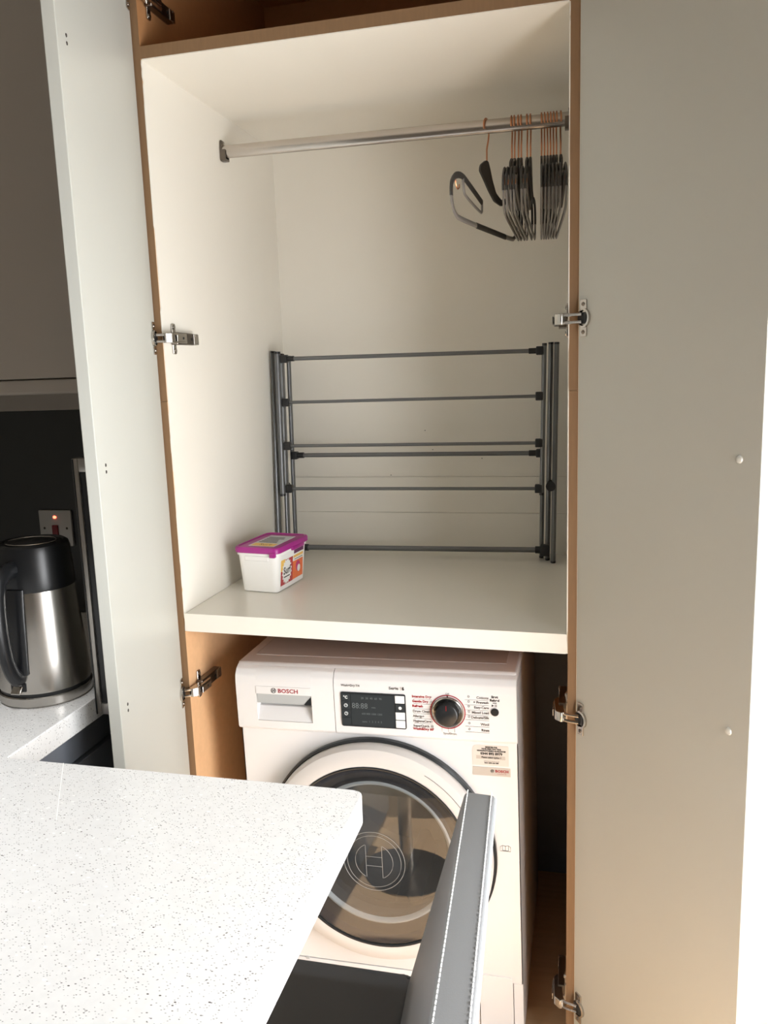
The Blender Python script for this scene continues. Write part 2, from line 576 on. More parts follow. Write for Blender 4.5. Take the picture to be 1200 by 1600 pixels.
# doors
def door_matrix(side):
    if side == 0:
        th = R(75.75)
        d = Vector((math.cos(th), -math.sin(th), 0)); n = Vector((-math.sin(th), -math.cos(th), 0)); o = Vector((-TL, 0, 0))
    else:
        th = R(127.3)
        d = Vector((-math.cos(th), -math.sin(th), 0)); n = Vector((math.sin(th), -math.cos(th), 0)); o = Vector((W + TL, 0, 0))
    m = Matrix((d, n, Vector((0, 0, 1)))).transposed().to_4x4()   # x: along the leaf, y: towards its outside, z: up
    m.translation = o
    return m
doors = []
DW = 0.41
for side in (0, 1):
    m = door_matrix(side)
    mb = MB().box(.003, DW, 0, .020, .105, ZTOP - .003, .0012, 2, m)
    dr = cp(mb, 'door', 'door', smooth=0)
    dr['label'] = ('left door, inner face bright, standing out beside the worktop', 'right door, shaded inner face, swung wide open')[side]
    doors.append((dr, m))
    T = Matrix.Translation((-W / 2, 0, 0))
    for z in (1.312, 0.905, 1.95):
        if side == 1:
            b = MB().lathe([(.0001, -.0028), (.0030, -.0027), (.0052, -.0017), (.0060, 0)], 16, 'y', (.372, 0, z), cap=True)
            b.build('bumper', 'bumper', dr, mtx=T @ m)
        else:
            for dz in (-.006, .005):
                MB().lathe([(.0001, -.0012), (.0022, -.0010), (.0030, 0)], 10, 'y', (.372, 0, z + dz), cap=True).build('screw_hole', 'screw', dr, mtx=T @ m)

# concealed hinges: mounting plate and arm on the side panel, flange on the door
def hinge(side, z):
    T = Matrix.Translation((-W / 2, 0, 0))
    S = Matrix.Identity(4) if side == 0 else Matrix.Translation((W, 0, 0)) @ Matrix.Diagonal((-1, 1, 1, 1))
    surf = 0.0 if ZS_L < z < ZC else -LIN
    if side == 1:
        surf = 0.0 if ZS_R < z < ZC else -LIN
    Z = T @ S @ Matrix.Translation((surf, 0, z))
    # arm body (fixed half)
    arm = MB().prism(fillet([(.026, -.0125), (.118, -.0115), (.118, .0115), (.026, .0125)], .002, 2), 'x', .003, .0175, .001, 1)
    h = arm.build('hinge', 'chrome_d', cup, mtx=Z)
    h['label'] = 'nickel plated concealed cupboard hinge'
    plate = MB()
    plate.prism(fillet([(.033, -.031), (.047, -.031), (.047, .031), (.033, .031)], .004, 4), 'x', 0, .0038, .0006, 1)
    plate.box(.0, .010, .030, .118, -.0105, .0105, .0006, 1)
    plate.build('mounting_plate', 'chrome', h, mtx=Z)
    for s in (-1, 1):
        MB().cyl((.0038, .040, s * .0235), (.0058, .040, s * .0235), .0042, 14).build('screw', 'chrome', h, mtx=Z)
    # swinging link from the arm to the cup on the door
    lk = MB()
    lk.prism(fillet([(.008, .058), (.020, .062), (.027, .050), (.024, -.004), (.012, -.016), (.004, -.010), (.008, .016)], .003, 2), 'z', -.0095, .0095, .0008, 1)
    lk.build('link', 'chrome', h, mtx=Z)
    MB().box(.0262, .0285, .006, .046, -.0068, .0068, .0005, 1).build('cover_cap', 'chrome', h, mtx=Z)
    MB().cyl((.0284, .032, 0), (.0292, .032, 0), .0026, 10).build('adjusting_screw', 'dark', h, mtx=Z)
    for s in (-1, 1):
        MB().cyl((.010, .112, s * .0095), (.0195, .112, s * .0095), .0022, 8).build('release_clip', 'chrome', h, mtx=Z)
    MB().box(.0168, .0188, .098, .1195, -.0108, .0108, .0005, 1).build('release_tab', 'chrome', h, mtx=Z)
    MB().cyl((.0174, .090, 0), (.0184, .090, 0), .0034, 12).build('adjusting_screw', 'dark', h, mtx=Z)
    # cup flange lying on the door's inner face
    m = T @ doors[side][1] @ Matrix.Translation((0, 0, z))
    fl = MB()
    fl.prism(fillet([(.010, -.032), (.028, -.032), (.028, .032), (.010, .032)], .003, 3), 'y', -.0022, .0004, .0004, 1)
    fl.lathe([(.0165, .0), (.0165, -.0045), (.0135, -.0055), (.0130, -.001)], 24, 'y', (.021, 0, 0))
    fl.build('cup_flange', 'chrome', h, mtx=m)
    MB().box(.008, .030, -.0052, -.002, -.010, .010, .0006, 1).build('cup_well', 'dark', h, mtx=m)
    for s in (-1, 1):
        MB().lathe([(.0001, -.0042), (.0028, -.0040), (.0040, -.002)], 12, 'y', (.019, 0, s * .024), cap=True).build('screw', 'chrome_d', h, mtx=m)
    # crank that ties flange and link together
    mk = doors[side][1]
    def loc(px, py, pz):
        v = mk @ Vector((px, py, pz))
        return v
    sg = 1 if side == 0 else -1
    xw = surf if side == 0 else W - surf
    for s in (-1, 1):
        a = loc(.020, -.006, s * .0065)
        b_ = Vector((xw + sg * .016, -.004, s * .0065))
        MB().tube([a, (a + b_) / 2 + Vector((sg * .002, -.002, 0)), b_], .0030, 8).build('crank', 'chrome', h, mtx=T @ Matrix.Translation((0, 0, z)))
for z in (1.531, 0.785, 0.160, 2.165):
    hinge(0, z)
    hinge(1, z)

# ------------------------------------------------------------------ clothes rail
YR, ZRL = 0.342, 1.9605
def rail_z(x):
    return 1.9645 - .006 * x / W
rail = thing('clothes_rail', 'oval chrome hanging rail across the top of the cupboard', 'rail', (W / 2, YR, rail_z(W / 2)), (0, math.atan(.006 / W), 0))
rings = []
for x in (-W / 2 + .004, W / 2 - .004):
    rings.append([(x, .0075 * math.cos(a), .0145 * math.sin(a) if abs(math.sin(a)) < .7 else .0145 * math.sin(a)) for a in [2 * math.pi * k / 28 for k in range(28)]])
MB().loft(rings).build('tube', 'rail', rail)
for s in (-1, 1):
    xb = s * (W / 2 - .0005)
    b = MB()
    b.prism(fillet([(-.011, -.021), (.011, -.021), (.011, .010), (.0085, .026), (-.0085, .026), (-.011, .010)], .006, 4), 'x', xb, xb - s * .003, .0006, 1)
    b.prism(fillet([(-.011, -.021), (.011, -.021), (.011, .004), (.0085, .004), (.0085, -.0165), (-.0085, -.0165), (-.0085, .004), (-.011, .004)], .003, 2), 'x', xb - s * .003, xb - s * .014)
    b.build('end_bracket', 'chrome_d', rail)
    MB().lathe([(.0001, 0), (.003, .0006), (.004, .002)], 12, 'y', (0, 0, 0), cap=True).build('screw', 'chrome', rail, mtx=Matrix.Translation((xb - s * .005, 0, .019)) @ Matrix.Rotation(s * R(90), 4, 'Z'))

# ------------------------------------------------------------------ hangers
HW = .0017
def make_hanger():
    t = thing('clothes_hanger', 'x', 'hanger')
    # local: origin = rail centre line, y = across the hanger (negative towards the room), z up
    rr = .0165
    zc = .0145 + HW - rr
    pts = [(0, rr * math.cos(a), zc + rr * math.sin(a)) for a in [R(-25 + 205 * k / 20) for k in range(21)]]
    pts = [(0, -p[1], p[2]) for p in pts][::-1]
    # pts runs from the neck side (y=+rr) over the top to the open end
    neck = smooth_path([(0, 0, -.076), (0, 0, -.056), (0, .001, -.044), (0, .010, -.026), (0, .0160, zc - .006)], 5)
    path = neck[:-1] + [Vector(p) for p in pts]
    MB().tube(path, HW, 8, ref=(1, 0, 0)).build('hook', 'copper', t)
    z0 = -.074
    def P(l):
        return smooth_path([(0, u, z0 + v) for u, v in l], 5)
    fr = [(.010, -.022), (.040, -.056), (.085, -.068), (.140, -.056), (.180, -.058), (.200, -.072), (.206, -.092), (.200, -.116), (.184, -.132), (.150, -.137),
          (0, -.138), (-.150, -.137), (-.184, -.132), (-.200, -.116), (-.206, -.092), (-.200, -.072), (-.180, -.058), (-.146, -.053), (-.110, -.062), (-.040, -.084)]
    MB().tube(P(fr), .0055, 10, ry=.0022, ref=(1, 0, 0)).build('frame', 'hanger', t)
    MB().tube(P([(-.142, -.056), (-.138, -.078), (-.124, -.089), (-.050, -.106), (-.036, -.104), (-.034, -.086)]), .0032, 8, ry=.0024, ref=(1, 0, 0)).build('strap_loop', 'hanger', t)
    MB().tube(P([(-.2055, -.100), (-.205, -.085), (-.200, -.072), (-.180, -.058), (-.146, -.053), (-.110, -.062), (-.034, -.086)]), .0066, 10, ry=.0026, ref=(1, 0, 0)).build('grip_pad', 'rubber', t)
    MB().tube(P([(.090, -.068), (.140, -.056), (.180, -.058), (.200, -.072), (.2055, -.088), (.205, -.100)]), .0066, 10, ry=.0026, ref=(1, 0, 0)).build('grip_pad', 'rubber', t)
    blade = [(.004, .005), (.014, -.006), (.030, -.030), (.052, -.052), (.092, -.062), (.092, -.075), (.045, -.072), (.010, -.056), (-.024, -.036), (-.046, -.024), (-.040, -.010), (-.012, .003), (-.004, .005)]
    MB().prism([(u, z0 + v) for u, v in fillet(blade, .006, 3)], 'x', -.0025, .0025, .001, 1).build('neck', 'rubber', t)
    MB().tube(P([(-.184, -.062), (-.180, -.076), (-.172, -.082), (-.164, -.078), (-.163, -.072)]), .0014, 6, ref=(1, 0, 0)).build('accessory_hook', 'copper', t)
    return t
def dup(root):
    r = root.copy()
    COL.objects.link(r)
    for ch in list(root.children):
        c = ch.copy()
        COL.objects.link(c)
        c.parent = r
    return r
HX = [(.6150, 13.5), (.6685, 0), (.6745, 0), (.6825, 0), (.6885, 0), (.7010, -.6), (.7080, -.6), (.7310, -3.0), (.7372, -3.2), (.7434, -3.4), (.7496, -3.6), (.7558, -3.8), (.7620, -4.0), (.7705, -4.6)]
HL = ['grey hanger with rose gold hook hanging apart at the left end, turned towards the room',
      'first from the left in the cluster of four edge-on grey hangers',
      'second from the left in the cluster of four edge-on grey hangers',
      'third from the left in the cluster of four edge-on grey hangers',
      'fourth, rightmost, in the cluster of four edge-on grey hangers',
      'left one of the pair of grey hangers between the two clusters, its hook turned sideways',
      'right one of the pair of grey hangers between the two clusters',
      'leftmost of the seven grey hangers bunched by the right door',
      'second from the left of the seven grey hangers bunched by the right door',
      'third from the left of the seven grey hangers bunched by the right door',
      'middle one of the seven grey hangers bunched by the right door',
      'third from the right of the seven grey hangers bunched by the right door',
      'second from the right of the seven grey hangers bunched by the right door',
      'rightmost grey hanger, closest to the right door edge']
h0 = make_hanger()
for i, (x, a) in enumerate(HX):
    h = h0 if i == 0 else dup(h0)
    h.location = (x, YR, rail_z(x))
    h.rotation_euler = (0, 0, R(-a))
    tag(h, HL[i], 'hanger', 'grey hangers on the cupboard rail')

MB().tube([(0, -.070, -.074 - .138), (0, .120, -.074 - .138)], .0064, 10, ry=.0025, ref=(1, 0, 0)).build('bar_sleeve', 'rubber', h0)

# ------------------------------------------------------------------ drying rack, folded, standing at the back of the shelf
rk = thing('drying_rack', 'grey folding metal clothes drying rack standing folded on the shelf', 'drying rack', (0.385, .585, zs(.385)))
RK = Matrix.Translation((-0.385, -.585, -zs(.385)))
def rp(mb, name, m='rack', parent=rk):
    return mb.build(name, m, parent, mtx=RK)
YF, YB = .560, .615
def oval(p0, p1, rx, ry):
    return MB().tube([p0, p1], rx, 16, ry=ry, ref=(0, 1, 0))
def leg(p0, p1, rx=.0062, ry=.0105):
    o = rp(oval(p0, p1, rx, ry), 'leg')
    for p, q in ((p0, p1), (p1, p0)):
        d = (Vector(p) - Vector(q)).normalized()
        rp(oval(Vector(p) - d * .003, Vector(p) + d * .002, rx * 1.06, ry * 1.06), 'end_cap', 'blackp', o)
    return o
leg((.0125, .535, zs(0) + .003), (.0115, .571, 1.512))        # left outer
leg((.0310, .556, zs(0) + .004), (.0270, .594, 1.505))        # left crossing leg
leg((.7480, .575, zs(.75) + .003), (.7562, .575, 1.506))
leg((.7325, .602, zs(.73) + .004), (.7415, .594, 1.507))
def wing(p0, p1, rx=.0056):
    o = rp(oval(p0, p1, rx, .0095), 'wing_bar')
    for p, dz in ((p0, -.002), (p1, .002)):
        rp(oval(Vector(p) - Vector((0, 0, dz * 2)), Vector(p) + Vector((0, 0, dz)), rx * 1.06, .0100), 'end_cap', 'blackp', o)
wing((.0315, .535, 1.130), (.0320, .548, 1.510), .0078)
wing((.7205, .545, 1.133), (.7275, .552, 1.504))
leg((.0300, .618, zs(.05) + .004), (.0360, .622, 1.500), .0055, .0080)
leg((.7160, .622, zs(.7) + .004), (.7230, .622, 1.498), .0055, .0080)
for x0, x1, z0, z1, r, y in ((.0455, .7215, 1.4925, 1.4885, .0052, .550), (.0445, .720, 1.378, 1.378, .0040, .548), (.0435, .719, 1.262, 1.262, .0042, .546), (.0425, .718, 1.146, 1.147, .0042, .545), (.042, .718, 1.231, 1.231, .0058, .600), (.045, .734, .9735, .9785, .0072, .590)):
    o = rp(MB().tube([(x0, y, z0), (x1, y, z1)], r, 12), 'rail')
    for xx, zz, s in ((x0, z0, 1), (x1, z1, -1)):
        big = 1.35 if r > .007 else 1.0
        b = MB().box(xx - .004 if s > 0 else xx - .014 * big, xx + .014 * big if s > 0 else xx + .004, y - .010 * big, y + .010, zz - .0105 * big, zz + .0105 * big, .002, 2)
        if r > .005:
            b.cyl((xx + s * .010, y, zz), (xx + s * .032, y, zz), r * 1.35, 12)
        rp(b, 'connector', 'blackp', o)
for x, z in ((.0225, 1.146), (.7425, 1.150)):
    rp(MB().cyl((x, .560, z), (x, .592, z), .0125, 18), 'pivot', 'blackp')

# ------------------------------------------------------------------ detergent tub
tx, ty = .1045, .255
tub = thing('detergent_tub', 'white laundry capsule tub with magenta lid and orange label on the shelf', 'tub', (tx, ty, zs(tx) + .0008), (0, math.atan((ZS_L - ZS_R) / W), R(-5.5)))
def rrect(hx, hy, r, z, n=5):
    return [(x, y, z) for x, y in fillet([(-hx, -hy), (hx, -hy), (hx, hy), (-hx, hy)], r, n)]
TH = .100
b = MB().loft([rrect(.043, .071, .012, 0.0), rrect(.0455, .0735, .014, .002), rrect(.0515, .0815, .016, TH - .012), rrect(.0540, .0840, .017, TH - .012), rrect(.0540, .0840, .017, TH - .002), rrect(.052, .082, .016, TH)])
b.box(-.030, .030, -.0835, -.080, TH - .024, TH - .013, .001, 1)
b.build('body', 'tub', tub)
lid = MB().loft([rrect(.0565, .0865, .019, TH - .006), rrect(.0580, .0880, .020, TH - .0045), rrect(.0580, .0880, .020, TH + .004), rrect(.0560, .0860, .019, TH + .0075), rrect(.0520, .0820, .017, TH + .0080), rrect(.0505, .0805, .016, TH + .0055)])
lid.box(.036, .050, -.0905, -.080, TH - .014, TH - .002, .002, 2)
lid.box(.052, .0600, -.012, .050, TH - .012, TH - .003, .002, 2)
lid.build('lid', 'lid', tub)
st = MB().box(-.032, .034, -.060, .058, TH + .0056, TH + .0062).build('lid_sticker', 'paper_g', tub)
MB().box(-.028, .030, -.058, -.030, TH + .0062, TH + .0064).build('sticker_print', 'lbl_yellow', st)
b = MB()
for k in range(5):
    b.box(-.026, .020 - .004 * (k % 3), -.020 + k * .013, -.013 + k * .013, TH + .0062, TH + .0064)
b.build('sticker_print', 'pr_grey', st)
b = MB(); b.mesh(text_me('Surf', .018), Matrix.Translation((.004, -.044, TH + .0066))); b.build('sticker_lettering', 'pr_dark', st)
# side label on the +x face; the face leans out by (0.0515-0.0455)/(TH-.014)
lean = math.atan(.006 / (TH - .014))
LM = Matrix.Translation((.0455, 0, .002)) @ Matrix.Rotation(lean, 4, 'Y') @ Matrix.Rotation(R(90), 4, 'Z') @ Matrix.Rotation(R(90), 4, 'X')
# in LM: x runs to the tub's back, y runs up the face, z sticks out
def lb(mb, name, m, parent):
    return mb.build(name, m, parent, mtx=LM)
L0 = lb(MB().box(-.062, .060, .010, .084, 0, .0008, .0003, 1), 'side_label', 'paper', tub)
lb(MB().box(.002, .058, .012, .056, .0008, .0011), 'label_print', 'lbl_orange', L0)
lb(MB().box(-.061, .002, .011, .070, .0008, .0010), 'label_print', 'lbl_red', L0)
lb(MB().box(-.061, -.040, .045, .072, .0010, .0012), 'label_print', 'lbl_yellow', L0)
lb(MB().box(.008, .060, .074, .083, .0008, .0011), 'label_print', 'lbl_purple', L0)
lb(MB().box(.006, .058, .064, .070, .0008, .0011), 'label_print', 'lbl_yellow', L0)
burst = []
for k in range(36):
    a = 2 * math.pi * k / 36
    q = 1.0 if k % 2 else .82
    burst.append((-.030 + .026 * q * math.cos(a), .041 + .031 * q * math.sin(a)))
lb(MB().prism(burst, 'z', .0012, .0015), 'label_burst', 'paper', L0)
b = MB(); b.mesh(text_me('Surf', .024, bold=.0006, sx=.95), Matrix.Translation((-.030, .043, .0018)))
lb(b, 'label_lettering', 'pr_dark', L0)
lb(MB().box(-.046, -.014, .0275, .030, .0015, .0017), 'label_rule', 'pr_dark', L0)
lb(MB().box(.010, .056, .059, .0605, .0008, .0011), 'label_rule', 'pr_dark', L0)
b = MB(); b.prism([(.030 + .011 * math.cos(a) * (1 + .2 * math.sin(a)), .040 + .013 * math.sin(a)) for a in [2 * math.pi * k / 24 for k in range(24)]], 'z', .0011, .0013)
lb(b, 'label_drop', 'lbl_pink', L0)
b = MB(); b.prism([(.035 + .008 * math.cos(a), .034 + .009 * math.sin(a)) for a in [2 * math.pi * k / 20 for k in range(20)]], 'z', .0013, .0015)
lb(b, 'label_drop', 'paper', L0)

# ------------------------------------------------------------------ washing machine
wm = thing('washing_machine', 'white front-loading washer dryer under the shelf inside the cupboard', 'washing machine', (.4095, .029, 0.002), (0, R(-.8), 0))
HWD = .299
BD = .56
def wp(mb, name, m, parent=wm, **k):
    return mb.build(name, m, parent, **k)
# cabinet shell with a round opening in the front sheet
DCX, DCZ = .0015, .443
b = MB()
b.box(-HWD, -HWD + .004, .002, BD, .020, .822).box(HWD - .004, HWD, .002, BD, .020, .822)
b.box(-HWD, HWD, BD - .004, BD, .020, .822).box(-HWD, HWD, .004, BD, .020, .024)
wp(b, 'cabinet', 'washer', smooth=0)
b2 = bmesh.new()
N = 96
x0, x1, z0, z1 = -HWD, HWD, .152, .698
inner, outer, inner_b = [], [], []
for k in range(N):
    a = 2 * math.pi * k / N
    ca, sa = math.cos(a), math.sin(a)
    inner.append(b2.verts.new((DCX + .222 * ca, 0, DCZ + .222 * sa)))
    inner_b.append(b2.verts.new((DCX + .215 * ca, .02, DCZ + .215 * sa)))
    t = min(((x1 - DCX) / ca if ca > 1e-6 else (x0 - DCX) / ca if ca < -1e-6 else 9), ((z1 - DCZ) / sa if sa > 1e-6 else (z0 - DCZ) / sa if sa < -1e-6 else 9))
    outer.append(b2.verts.new((DCX + t * ca, 0, DCZ + t * sa)))
for k in range(N):
    j = (k + 1) % N
    b2.faces.new((inner[k], inner[j], outer[j], outer[k]))
    b2.faces.new((inner_b[k], inner_b[j], inner[j], inner[k]))
for cx_, cz_ in ((x0, z0), (x1, z0), (x0, z1), (x1, z1)):
    best = sorted(range(N), key=lambda k: (outer[k].co.x - cx_) ** 2 + (outer[k].co.z - cz_) ** 2)[0]
    outer[best].co = Vector((cx_, 0, cz_))
bmesh.ops.recalc_face_normals(b2, faces=b2.faces[:])
fm = MB(); fm.merge(b2)
fm.box(-HWD, -HWD + .002, 0, .004, .152, .698).box(HWD - .002, HWD, 0, .004, .152, .698)
fp = wp(fm, 'front_sheet', 'washer', smooth=20)
# lid
b = MB().box(-HWD, HWD, .006, BD + .01, .823, .846, .005, 3)
lidw = wp(b, 'top_lid', 'washer_top')
wp(MB().box(-.275, .275, .05, BD - .03, .8459, .8472, .001, 1), 'lid_panel', 'washer_top', lidw)
# fascia (drawer front + control panel)
prof = [(.010, .700), (-.008, .700), (-.014, .706), (-.0145, .806), (-.012, .822), (-.004, .834), (.008, .840), (.010, .840)]
XD = -.079
DP = fillet(prof, .003, 3)
drawer = MB()
# the drawer front has a hand recess: build it from bands around the recess
hx0, hx1, hz0, hz1 = -.253, -.129, .722, .783
YP = -.0145
drawer.prism(DP, 'x', -HWD, hx0).prism(DP, 'x', hx1, XD - .0008)
drawer.prism([(.010, .700), (-.008, .700), (-.014, .706), (-.0142, hz0), (.010, hz0)], 'x', hx0, hx1)
drawer.prism([(.010, hz1), (-.0144, hz1), (-.0145, .806), (-.012, .822), (-.004, .834), (.008, .840), (.010, .840)], 'x', hx0, hx1)
dro = wp(drawer, 'detergent_drawer', 'washer_p', smooth=30)
wp(MB().prism([(.009, hz0), (-.013, hz0 + .0005), (.002, hz0 + .028), (.009, hz0 + .030)], 'x', hx0, hx1), 'handle_scoop', 'washer_p', dro)
wp(MB().box(hx0, hx1, .007, .010, hz0, hz1), 'recess_back', 'grey_f', dro)
wp(MB().box(hx0 + .001, hx1 - .001, -.0135, -.011, hz1 - .021, hz1, .0005, 1), 'handle_flap', 'grey_f', dro)
wp(MB().prism([(hx1 - .018, hz1 - .021), (hx1 - .001, hz1 - .021), (hx1 - .001, hz1 - .003), (hx1 - .008, hz1 - .010)], 'y', -.0142, -.0134), 'flap_shadow_gap', 'dark', dro)  # dark wedge laid on the flap as a painted shadow
wp(MB().box(hx0, hx1, -.0156, -.0143, hz1, hz1 + .017, .0003, 1), 'brand_plate', 'washer_p', dro)
b = MB(); front_text(b, 'BOSCH', -.1800, -.0159, hz1 + .0080, .0125, 'CENTER', .00035, 1.12)
wp(b, 'brand_lettering', 'pr_red', dro, smooth=0)
def bosch_emblem(mb, cx, cz, r, y, wdt):
    mb.tube(disc_pts(cx, cz, r, 32, y=y), wdt, 6, closed=True)
    for s in (-1, 1):
        mb.tube([(cx + s * r * .30, y, cz - r * .62), (cx + s * r * .30, y, cz + r * .62)], wdt, 6)
        mb.tube(disc_pts(cx, cz, r * .70, 12, R(-62) if s > 0 else R(118), R(62) if s > 0 else R(242), y), wdt, 6)
    mb.tube([(cx - r * .30, y, cz + r * .18), (cx + r * .30, y, cz + r * .18)], wdt, 6)
    mb.tube([(cx - r * .30, y, cz - r * .18), (cx + r * .30, y, cz - r * .18)], wdt, 6)
b = MB(); bosch_emblem(b, -.2125, hz1 + .0085, .0056, -.0158, .00055); wp(b, 'emblem', 'pr_grey', dro)
pan = wp(MB().prism(DP, 'x', XD + .0008, HWD), 'control_panel', 'washer_p', smooth=30)
# display block
dx0, dx1, dz0, dz1 = -.0635, .0745, .7215, .7965
dsp = wp(MB().prism(fillet([(dx0, dz0), (dx1, dz0), (dx1, dz1), (dx0, dz1)], .004, 4), 'y', -.0166, -.014), 'display', 'dark')
wp(MB().box(dx0 + .0215, dx1 - .0235, -.0170, -.0165, dz0 + .003, dz1 - .003), 'screen', 'dark2', dsp)
for k in range(4):
    za = dz1 - .0025 - k * .0178
    bt = wp(MB().box(dx0 + .0015, dx0 + .0200, -.0176, -.0165, za - .0165, za, .0006, 1), 'touch_button', 'dark2', dsp)
for k in range(4):
    za = dz1 - .0025 - k * .0178
    bt = wp(MB().box(dx1 - .0220, dx1 - .0020, -.0182, -.0165, za - .0165, za, .0008, 1), 'touch_button', ('pr_white', 'dark2', 'pr_white', 'pr_white')[k], dsp)  # white buttons: bright reflections painted in as button colour
b = MB()
front_text(b, '°C', dx0 + .0105, -.0179, dz1 - .0110, .0085, bold=.0003)
for k in (1, 2):
    zc_ = dz1 - .0107 - k * .0178
    b.tube(disc_pts(dx0 + .0107, zc_, .0034, 20, y=-.0178), .0006, 6, closed=True)
    b.tube([(dx0 + .0107, -.0178, zc_ + .0022), (dx0 + .0107, -.0178, zc_), (dx0 + .0125, -.0178, zc_)], .0004, 6)
b.lathe([(.0001, 0), (.0035, .0004)], 14, 'y', (dx1 - .0115, -.0186, dz1 - .0287), cap=True)
wp(b, 'button_symbols', 'pr_white', dsp, smooth=0)
b = MB()
front_text(b, '88:88', dx0 + .0405, -.0172, dz1 - .0290, .0170, sx=.92)
front_text(b, '20  30  40  60  90', dx0 + .0660, -.0172, dz1 - .0115, .0062, sx=1.0)
front_text(b, '600 800 1000 1200', dx0 + .0660, -.0172, dz1 - .0455, .0056)
front_text(b, 'auto  1  2  3  4  5', dx0 + .0655, -.0172, dz1 - .0625, .0060)
front_text(b, 'min', dx0 + .0700, -.0172, dz1 - .0310, .0060)
wp(b, 'screen_segments', 'pr_dim', dsp, smooth=0)
# printed words on the panel
gy = YP - .0003
b = MB()
front_text(b, 'Wash+Dry 7/4', -.0620, gy, .8105, .0066, 'LEFT', .00015)
front_text(b, 'Serie', .0400, gy, .8085, .0088, 'LEFT', .0002, 1.15)
b.box(.0650, .0654, gy, gy + .0003, .8040, .8130)
rows_l = [('Drum Clean', .7622), ('Allergy+', .7515), ('HygieneCare', .7410), ('SuperQuick 15', .7305)]
for s, z in rows_l:
    front_text(b, s, .0885, gy, z - .0003, .0070, 'LEFT', .00018)
rows_r = [('Cottons', .7958), ('+ Prewash', .7858), ('Easy-Care', .7750), ('Mixed Load', .7640), ('Delicate/Silk', .7535), ('Wool', .7395), ('Rinse', .7270)]
for s, z in rows_r:
    front_text(b, s, .2440, gy, z + .0015, .0072, 'RIGHT', .00022)
front_text(b, 'Off', .1610, gy, .8020, .0060)
front_text(b, 'Spin/Drain', .1640, gy, .7170, .0065)
for z in (.7882, .7780, .7672, .7568, .7462, .7357):
    b.box(.0900, .1290, gy, gy + .0003, z - .0002, z + .0002)
for z in (.7920, .7815, .7705, .7600, .7495, .7355, .7235):
    b.box(.1960, .2440, gy, gy + .0003, z - .0002, z + .0002)
for x in (.1480, .1610, .1740):
    b.box(x - .0002, x + .0002, gy, gy + .0003, .7210, .7330)
for z in (.7905, .7803, .7700, .7592, .7485, .7380, .7275):
    b.tube(disc_pts(.1270, z + .003, .0017, 12, y=gy), .0003, 5, closed=True)
for z in (.7985, .7880, .7780, .7665, .7560, .7420, .7290):
    b.tube(disc_pts(.2040, z + .0005, .0019, 8, y=gy), .0004, 5, closed=True)
wp(b, 'grey_lettering', 'pr_grey', pan, smooth=0)['kind'] = 'stuff'
b = MB()
for s, z in (('Intensive Dry', .7930), ('Gentle Dry', .7828), ('Refresh', .7725), ('Wash&Dry 60\'', .7232)):
    front_text(b, s, .0880, gy, z + .0005, .0072, 'LEFT', .0003)
wp(b, 'red_lettering', 'pr_red', pan, smooth=0)
b = MB()
front_text(b, '6', .0700, gy, .8083, .0090, 'CENTER', .0006)
front_text(b, 'Start', .2560, gy, .8000, .0068, 'CENTER', .0004)
front_text(b, 'Reload', .2560, gy, .7930, .0068, 'CENTER', .0004)
b.box(.2520, .2600, gy, gy + .0004, .7868, .7882)
b.prism([(.2500, .7795), (.2500, .7845), (.2545, .7820)], 'y', gy - .0001, gy + .0003)
b.box(.2565, .2575, gy, gy + .0003, .7795, .7845).box(.2590, .2600, gy, gy + .0003, .7795, .7845)
b.lathe([(.0001, 0), (.0016, .0003)], 10, 'y', (.1610, gy, .7975), cap=True)
wp(b, 'black_lettering', 'pr_dark', pan, smooth=0)
wp(MB().lathe([(.0001, -.0035), (.0070, -.0033), (.0080, -.002), (.0080, .001)], 24, 'y', (.2560, YP, .7685), cap=True), 'start_button', 'dark')
# programme knob
KX, KZ = .161, .7640
kn = wp(MB().lathe([(.0001, -.020), (.0200, -.0198), (.0222, -.0185), (.0228, -.006), (.0236, 0)], 40, 'y', (KX, YP, KZ), cap=True), 'programme_knob', 'dark')
wp(MB().lathe([(.0236, -.0035), (.0300, -.0060), (.0318, -.0045), (.0325, 0)], 48, 'y', (KX, YP, KZ)), 'knob_collar', 'chrome', kn)
wp(MB().lathe([(.0345, 0), (.0345, -.0012), (.0362, -.0012), (.0362, 0)], 48, 'y', (KX, YP, KZ)), 'knob_ring', 'pr_red', kn)
wp(MB().box(KX - .0006, KX + .0006, YP - .0204, YP - .0190, KZ + .010, KZ + .0205), 'pointer', 'pr_red', kn)
# porthole door
dr = wp(MB().lathe([(.2420, -.006), (.2450, -.012), (.2450, -.030), (.2400, -.040), (.2280, -.0450), (.2100, -.0470), (.2050, -.0460)], 96, 'y', (DCX, 0, DCZ)), 'porthole_door', 'ring')
wp(MB().lathe([(.2460, .000), (.2510, -.002), (.2510, -.012), (.2470, -.016), (.2440, -.014)], 96, 'y', (DCX, 0, DCZ)), 'door_surround', 'dark')
wp(MB().lathe([(.2055, -.0470), (.2030, -.0478), (.2005, -.0470), (.2005, -.0440)], 96, 'y', (DCX, 0, DCZ)), 'trim_ring', 'dark', dr)
cov = []
for k in range(13):
    q = k / 12
    cov.append((.2010 * (1 - q) + .0002 * q, -.0450 - .012 * (1 - (1 - q) ** 2)))
wp(MB().lathe(cov, 96, 'y', (DCX, 0, DCZ)), 'door_cover', 'glass', dr)
